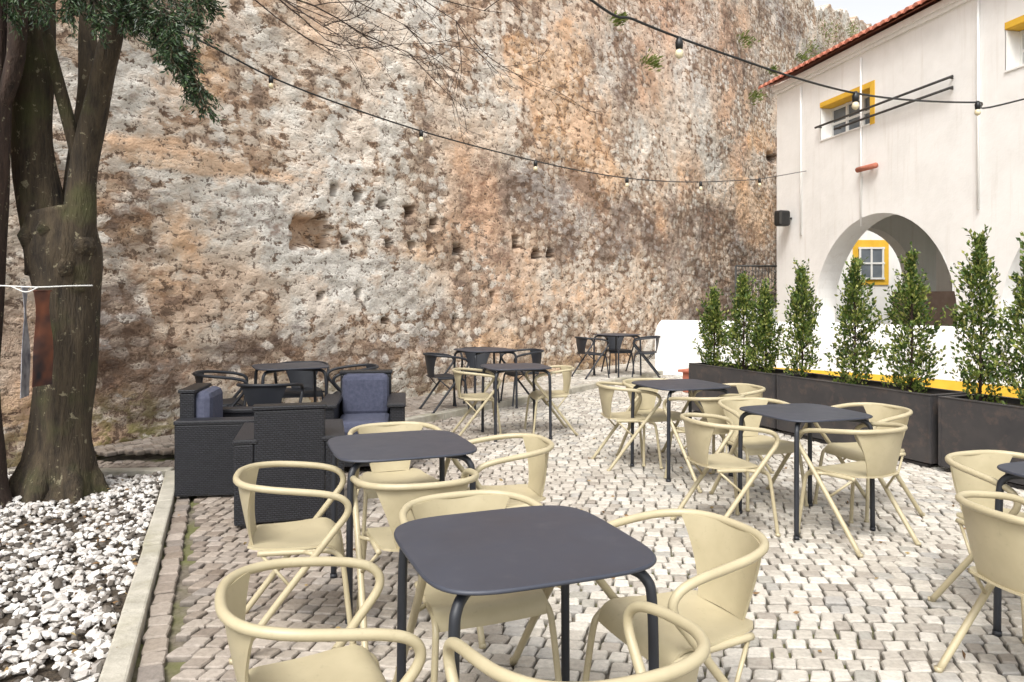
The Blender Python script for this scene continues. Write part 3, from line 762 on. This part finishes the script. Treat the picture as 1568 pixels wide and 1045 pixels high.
u,z=facpx(1212,335); b=MB(); p=fp(u,.24,z); b.box(p,(.30,.24,.36),0,R(20),.05); b.tube([p,fp(u,-.02,z)],.025,8); b.box((p[0]-.02,p[1]-.125,p[2]),(.22,.012,.28),1,R(20),.004); b.obj('loudspeaker',[M_black,M_iron])
ax=empty('annex_building'); b=MB()
b.box((13.3,24.5,3.0),(9.2,.4,6.0)); b.obj('walls',[M_white],ax)
b=MB(); 
wx=(1335-CX)/F*24.2; wz=CH+(HY-402)*24.2/F
b.box((wx,24.285,wz),(1.15,.05,1.45),0); b.box((wx,24.25,wz-.03),(.80,.04,1.0),2)
for q in(-1,0,1): b.box((wx+q*.37,24.22,wz-.03),(.06,.03,1.05),1)
for q in(-1,0,1): b.box((wx,24.215,wz-.03+q*.49),(.85,.03,.06),1)
b.obj('window',[M_yellow,M_frame,M_glass],ax)

def low_wall():
    P=[(2.86,14.7,0),(3.1,14.55,0),(4.3,13.9,0),(5.4,13.0,0),(6.4,11.9,0),(7.05,10.9,0),(7.5,9.7,0),(7.75,8.5,0),(8.0,6.5,0)]
    S=smooth(P,6); b=MB(); h=1.05; w=.30
    prof=[(-w/2,0),(-w/2,h-.14),(-w/2+.03,h-.05),(-w/2+.09,h),(w/2-.09,h),(w/2-.03,h-.05),(w/2,h-.14),(w/2,0)]
    v=[];f=[];m=len(prof);yv=[];
    for i,p in enumerate(S):
        t=(S[min(i+1,len(S)-1)]-S[max(i-1,0)]).normalized(); nn=Vector((-t.y,t.x,0)); hs=min(1,.86+.14*min(1,i/4))
        for (a,z) in prof: q=p+nn*a; v.append((q.x,q.y,z*hs))
        if i>9: q=p-nn*(w/2+.004); yv.append((q.x,q.y,0)); yv.append((q.x,q.y,.24))
    for i in range(len(S)-1):
        for k in range(m-1): f.append((i*m+k,i*m+k+1,(i+1)*m+k+1,(i+1)*m+k))
    f.append(tuple(range(m)))
    b.add(v,f,0,False); n=len(yv)//2
    b.add(yv,[(2*i,2*i+2,2*i+3,2*i+1) for i in range(n-1)],1)
    o=b.obj('low_white_wall',[M_white,M_yellow])
low_wall()
b=MB(); b.box((3.35,11.4,.16),(1.5,.5,.32),0,R(-50),.02); b.box((3.35,11.4,.34),(1.6,.6,.04),0,R(-50),.01); b.obj('brick_step',[M_terra])
b=MB(); g0=Vector((5.75,19.3,0)); g1=Vector((7.0,19.5,0))
for z in (1.25,2.3): b.tube([(g0.x,g0.y,z),(g1.x,g1.y,z)],.025,6)
for i in range(15):
    p=g0.lerp(g1,i/14); b.tube([(p.x,p.y,0 if i in(0,14) else 1.25),(p.x,p.y,2.3)],.03 if i in(0,14) else .010,6)
for i in range(7):
    p=g0.lerp(g1,(i+.5)/7); rr=.09
    for zc in (1.5,1.78,2.06): b.tube([(p.x+rr*math.cos(t*math.pi/5),p.y,zc+rr*1.4*math.sin(t*math.pi/5)) for t in range(11)],.008,5,cap=False)
b.box((6.4,19.42,.6),(1.3,.15,1.2),1,math.atan2(.2,1.25),.02)
b.obj('iron_gate',[M_iron,M_white])

# ---------------------------------------------------------------- trees
def tree_main():
    e=empty('yew_tree'); b=MB()
    T=smooth([(-3.47,5.75,-.1),(-3.46,5.75,.12),(-3.44,5.74,.45),(-3.41,5.74,.95),(-3.40,5.75,1.45),(-3.42,5.75,1.85),(-3.48,5.75,2.15)],5)
    rad=np.interp([p.z for p in T],[-.1,.12,.4,1.0,1.5,1.85,2.2],[.34,.27,.215,.20,.215,.26,.22])
    b.tube(T,list(rad),26,nz=.05)
    def limb(pts,r0,r1,seg=16,nz=.05):
        S=smooth(pts,6); n=len(S); b.tube(S,[r0+(r1-r0)*(i/(n-1))**.7 for i in range(n)],seg,nz=nz); return S
    limb([(-3.50,5.75,1.7),(-3.60,5.75,2.2),(-3.64,5.7,2.8),(-3.60,5.7,3.6),(-3.55,5.6,5.0),(-3.4,5.5,7.0)],.20,.08,18)
    limb([(-3.36,5.72,1.55),(-3.27,5.68,2.0),(-3.22,5.66,2.5),(-3.08,5.62,3.1),(-2.93,5.6,3.75),(-2.75,5.5,5.0),(-2.6,5.4,6.6)],.14,.05,16)
    limb([(-3.45,5.85,1.9),(-3.42,5.9,2.4),(-3.33,5.9,3.1),(-3.35,5.95,3.9),(-3.2,6.1,5.5)],.11,.05,12)
    limb([(-3.25,5.7,2.4),(-3.33,5.6,2.9),(-3.42,5.5,3.5),(-3.5,5.3,4.5)],.06,.03,10)
    for (x,y,z,r) in [(-3.21,5.62,1.88,.09),(-3.30,5.54,1.72,.06),(-3.58,5.56,1.95,.08),(-3.24,5.62,1.58,.05),(-3.45,5.54,2.0,.06)]:
        b.tube([(x-.05,y+.1,z-.12),(x,y,z),(x-.03,y+.08,z+.14)],[r*.5,r,r*.4],12,nz=.12)
    for a in (-2.4,-1.6,-.7,.1,3.5): b.tube(smooth([(-3.47+.14*math.cos(a),5.75+.14*math.sin(a),.28),(-3.47+.25*math.cos(a),5.75+.25*math.sin(a),.08),(-3.47+.40*math.cos(a),5.75+.40*math.sin(a),-.06)],4),[.09]*5+[.07,.05,.04,.02],8,nz=.05)
    fol=[];fd=[]
    def spray(p0,p1,ln_n=16,dens=26,spread=.22):
        p0=Vector(p0);p1=Vector(p1); d=(p1-p0); S=smooth([p0,p0.lerp(p1,.5)+Vector((0,0,.08)),p1],8)
        b.tube(S,[.014-.010*i/(len(S)-1) for i in range(len(S))],6)
        for i in range(ln_n):
            t=(i+1)/ln_n; c=S[int(t*(len(S)-1))]
            for k in range(3):
                dv=Vector((random.gauss(0,1),random.gauss(0,1),random.gauss(-.5,.6))).normalized()*spread*random.uniform(.4,1)*(1.15-.6*t)
                dv+=d.normalized()*spread*.5
                q=c+dv
                b.tube([c,c+dv*.55+Vector((0,0,.01)),q],[.004,.003,.002],4,cap=False)
                for j in range(dens):
                    w=random.uniform(.15,1.05); pp=c+dv*w+Vector((random.gauss(0,.012),random.gauss(0,.012),random.gauss(0,.012)))
                    fol.append(tuple(pp)); fd.append(tuple(dv.normalized()*.8+Vector((random.gauss(0,.6),random.gauss(0,.6),random.gauss(-.1,.5)))))
    def P(px,py,d): return ((px-CX)/F*d,d,CH+(HY-py)*d/F)
    for a in [((150,-40,5.4),(190,30,5.2)),((180,-30,5.3),(240,50,5.1)),((200,-60,5.3),(300,50,5.0)),((240,20,5.2),(285,135,4.9)),((250,10,5.0),(265,95,4.8)),((262,60,5.0),(312,160,4.9)),((230,-40,5.5),(320,10,5.3)),((130,-30,5.2),(150,40,5.0)),((210,10,5.2),(255,80,5.0)),((285,-60,5.4),(305,20,5.1)),((190,-20,5.5),(205,40,5.4)),((60,-60,5.2),(60,15,5.0)),((10,-60,5.1),(20,20,5.0)),((110,-50,5.1),(110,20,5.0))]:
        spray(P(*a[0]),P(*a[1]),14,24,.17)
    for k in range(40):
        a=random.uniform(0,6.28); r=random.uniform(.4,2.2); z=random.uniform(4.7,7.6)
        c=Vector((-3.6+r*math.cos(a)*.9,5.7+r*math.sin(a)*.9,z)); spray(c,c+Vector((math.cos(a)*.9,math.sin(a)*.9,-.15)),9,12,.34)
    b.obj('trunk_and_limbs',[M_bark],e)
    leaf_mesh(fol,fd,.042,'foliage',M_leafd,e,.28)
tree_main()
b=MB(); S=smooth([(-3.82,5.35,-.1),(-3.82,5.35,.2),(-3.84,5.35,1.0),(-3.82,5.35,1.9),(-3.78,5.35,2.8),(-3.74,5.35,3.9),(-3.8,5.3,6)],6)
b.tube(S,list(np.interp([p.z for p in S],[-.1,.2,1,2,3,6],[.24,.19,.165,.18,.19,.12])),18,nz=.05)
b.tube(smooth([(-3.72,5.35,2.7),(-3.5,5.3,3.2),(-3.45,5.2,4.0)],5),.06,10,nz=.05)
for k in range(14):
    a=random.uniform(0,6.28); z=random.uniform(4.2,6); b.tube(smooth([(-3.75,5.3,z),(-3.75+.5*math.cos(a),5.3+.5*math.sin(a),z+.4),(-3.75+1.1*math.cos(a),5.3+1.1*math.sin(a),z+.7)],4),[.04,.038,.034,.03,.026,.02,.015,.01,.006],6)
b.obj('bare_tree',[M_bark2])
b=MB()
def twig(p,d,ln,r,depth):
    pts=[Vector(p)]; dd=Vector(d).normalized(); n=7
    for i in range(n):
        dd=(dd+Vector((random.gauss(0,.10),random.gauss(0,.12),random.gauss(.015,.10)))).normalized(); pts.append(pts[-1]+dd*ln/n)
    b.tube(pts,[max(.002,r*(1-.75*i/n)) for i in range(n+1)],5,cap=False)
    if depth>0:
        for k in range(3):
            i=random.randint(2,n); nd=(dd+Vector((random.gauss(.1,.45),random.gauss(0,.35),random.gauss(.0,.45)))).normalized(); twig(pts[i],nd,ln*random.uniform(.4,.65),r*.55,depth-1)
b.tube(smooth([(-5.3,4.2,-.1),(-5.2,4.3,2.5),(-4.4,5.0,4.4),(-2.9,6.3,5.1),(-1.2,7.4,5.5)],6),[.16-.13*i/24 for i in range(25)],10,nz=.05)
for (x,y,z,dx,dz,ln) in [(-2.75,6.3,4.35,1,-.42,1.5),(-2.5,6.5,4.35,1,-.55,1.6),(-2.1,6.8,4.5,1,-.55,1.5),(-1.7,7.1,4.65,1,-.45,1.5),(-1.2,7.4,4.75,1,-.45,1.4),(-2.3,6.7,4.4,.8,-.7,1.1),(-1.5,7.2,4.6,1,-.22,1.5),(-2.2,6.6,4.2,1,-.1,1.6)]:
    b.tube([(x-.25,y,z+.75),(x-.12,y,z+.35),(x,y,z)],.009,5); twig((x,y,z),(dx,.15,dz),ln,.010,3)
b.obj('bare_branch_tree',[M_bark2])

b=MB(); z=CH+(HY-437)*5.3/F
b.tube(smooth([(-3.75,5.15,z+.03),(-3.6,5.15,z+.0),(-3.38,5.2,z-.012),(-3.28,5.22,z-.015),(-3.15,5.35,z-.005),(-3.06,5.48,z)],6),.005,6)
b.tube(smooth([(-3.44,5.16,z-.01),(-3.36,5.19,z-.05),(-3.28,5.2,z-.015)],4),.005,6)
b.obj('white_cord',[M_frame])
def banner(name,x0,y0,x1,y1,zt,zb,mat):
    g=[]; 
    for i in range(12):
        t=i/11; zz=zt+(zb-zt)*t
        g.append([Vector((x0+(x1-x0)*q+.005*math.sin(t*9+q*3),y0+(y1-y0)*q+.02*math.sin(t*5+q*4),zz)) for q in np.linspace(0,1,7)])
    b=MB(); b.sheet(g,.003); b.tube([(x0,y0,zt),(x1,y1,zt)],.006,6); b.obj(name,[mat])
banner('hanging_cloth',-3.387,5.19,-3.438,5.34,z-.02,.8,simple('grey_cloth',(.16,.16,.19),(.55,.55,.58),9,.9))
banner('hanging_banner',-3.300,5.18,-3.262,5.32,z-.04,.88,simple('printed_banner',(.010,.010,.014),(.22,.07,.03),5,.7))

def bulb(mb,p,s=1):
    x,y,z=p; s*=.9
    mb.tube([(x,y,z+.012),(x,y,z-.02*s),(x,y,z-.06*s)],[.012*s,.024*s,.021*s],10,0)
    mb.tube([(x,y,z-.06*s),(x,y,z-.07*s),(x,y,z-.092*s),(x,y,z-.108*s),(x,y,z-.116*s)],[.014*s,.021*s,.026*s,.018*s,.005*s],12,1)
mb_,nt,bb=newmat('bulb_glass'); L(nt,ramp(nt,noise(nt,objco(nt),3,2),[(.3,(.70,.60,.40)),(.7,(.8,.7,.5))]),bb.inputs['Base Color']); bb.inputs['Roughness'].default_value=.15
def cable(A,B,pix,bulbs,ext0,ext1):
    A=Vector(A);B=Vector(B); pts=[]
    def at(px,py):
        r=(px-CX)/F; t=(r*A.y-A.x)/((B.x-A.x)-r*(B.y-A.y)); q=A.lerp(B,t); return Vector((q.x,q.y,CH+(HY-py)*q.y/F))
    pts=[Vector(ext0)] if ext0 else []
    pts+=[at(*p) for p in pix]
    if ext1: pts.append(Vector(ext1))
    b=MB(); b.tube(smooth(pts,8),.008,6,0)
    for q in bulbs:
        p=at(*q[:2]); bulb(b,p,q[2])
    b.obj('string_lights',[M_black,mb_])
cable((-2.52,6.0,0),(6.58,16.8,0),[(305,62),(415,118),(530,163),(645,201),(735,226),(820,247),(890,262),(960,273),(1020,278),(1075,279),(1120,277),(1165,274),(1235,262)],[(415,118,1),(645,201,1.1),(820,247,1.2),(960,273,1.3),(1073,279,1.4),(1163,274,1.5)],(-3.1,5.65,3.75),None)
cable((.42,4.0,0),(4.77,7.0,0),[(905,0),(970,30),(1040,58),(1130,90),(1220,120),(1310,143),(1400,154),(1497,157),(1568,152)],[(1040,60,1.1),(1310,143,1.15),(1497,157,1.1)],(-.6,3.2,3.55),fp(11,.02,4.4))

# ---------------------------------------------------------------- light, world, camera
el,az=R(52),R(198)
Sv=Vector((math.cos(el)*math.sin(az),math.cos(el)*math.cos(az),math.sin(el)))
sl=bpy.data.lights.new('sun','SUN'); sl.energy=2.2; sl.angle=R(18); sl.color=(1,.955,.88)
so=bpy.data.objects.new('sun',sl); col.objects.link(so); so.rotation_euler=Sv.to_track_quat('Z','Y').to_euler()
w=bpy.data.worlds.new('World'); scene.world=w; w.use_nodes=True; nt=w.node_tree; bg=nt.nodes['Background']
sky=nt.nodes.new('ShaderNodeTexSky'); sky.sky_type='NISHITA'; sky.sun_disc=False; sky.sun_elevation=el; sky.sun_rotation=az
sky.air_density=1.0; sky.dust_density=4.0; sky.ozone_density=1.0
hs=nt.nodes.new('ShaderNodeHueSaturation'); hs.inputs['Saturation'].default_value=.12; hs.inputs['Value'].default_value=1.9; L(nt,sky.outputs[0],hs.inputs['Color'])
L(nt,hs.outputs[0],bg.inputs[0]); bg.inputs[1].default_value=.15
scene.view_settings.view_transform='Standard'; scene.view_settings.look='None'; scene.view_settings.exposure=0
cam=bpy.data.cameras.new('camera'); cam.sensor_width=36; cam.lens=F/1568*36; cam.shift_y=-(522.5-HY)/1568; cam.clip_end=1000; cam.clip_start=.05
co_=bpy.data.objects.new('camera',cam); col.objects.link(co_); co_.location=(0,0,CH); co_.rotation_euler=(R(90),0,0); scene.camera=co_
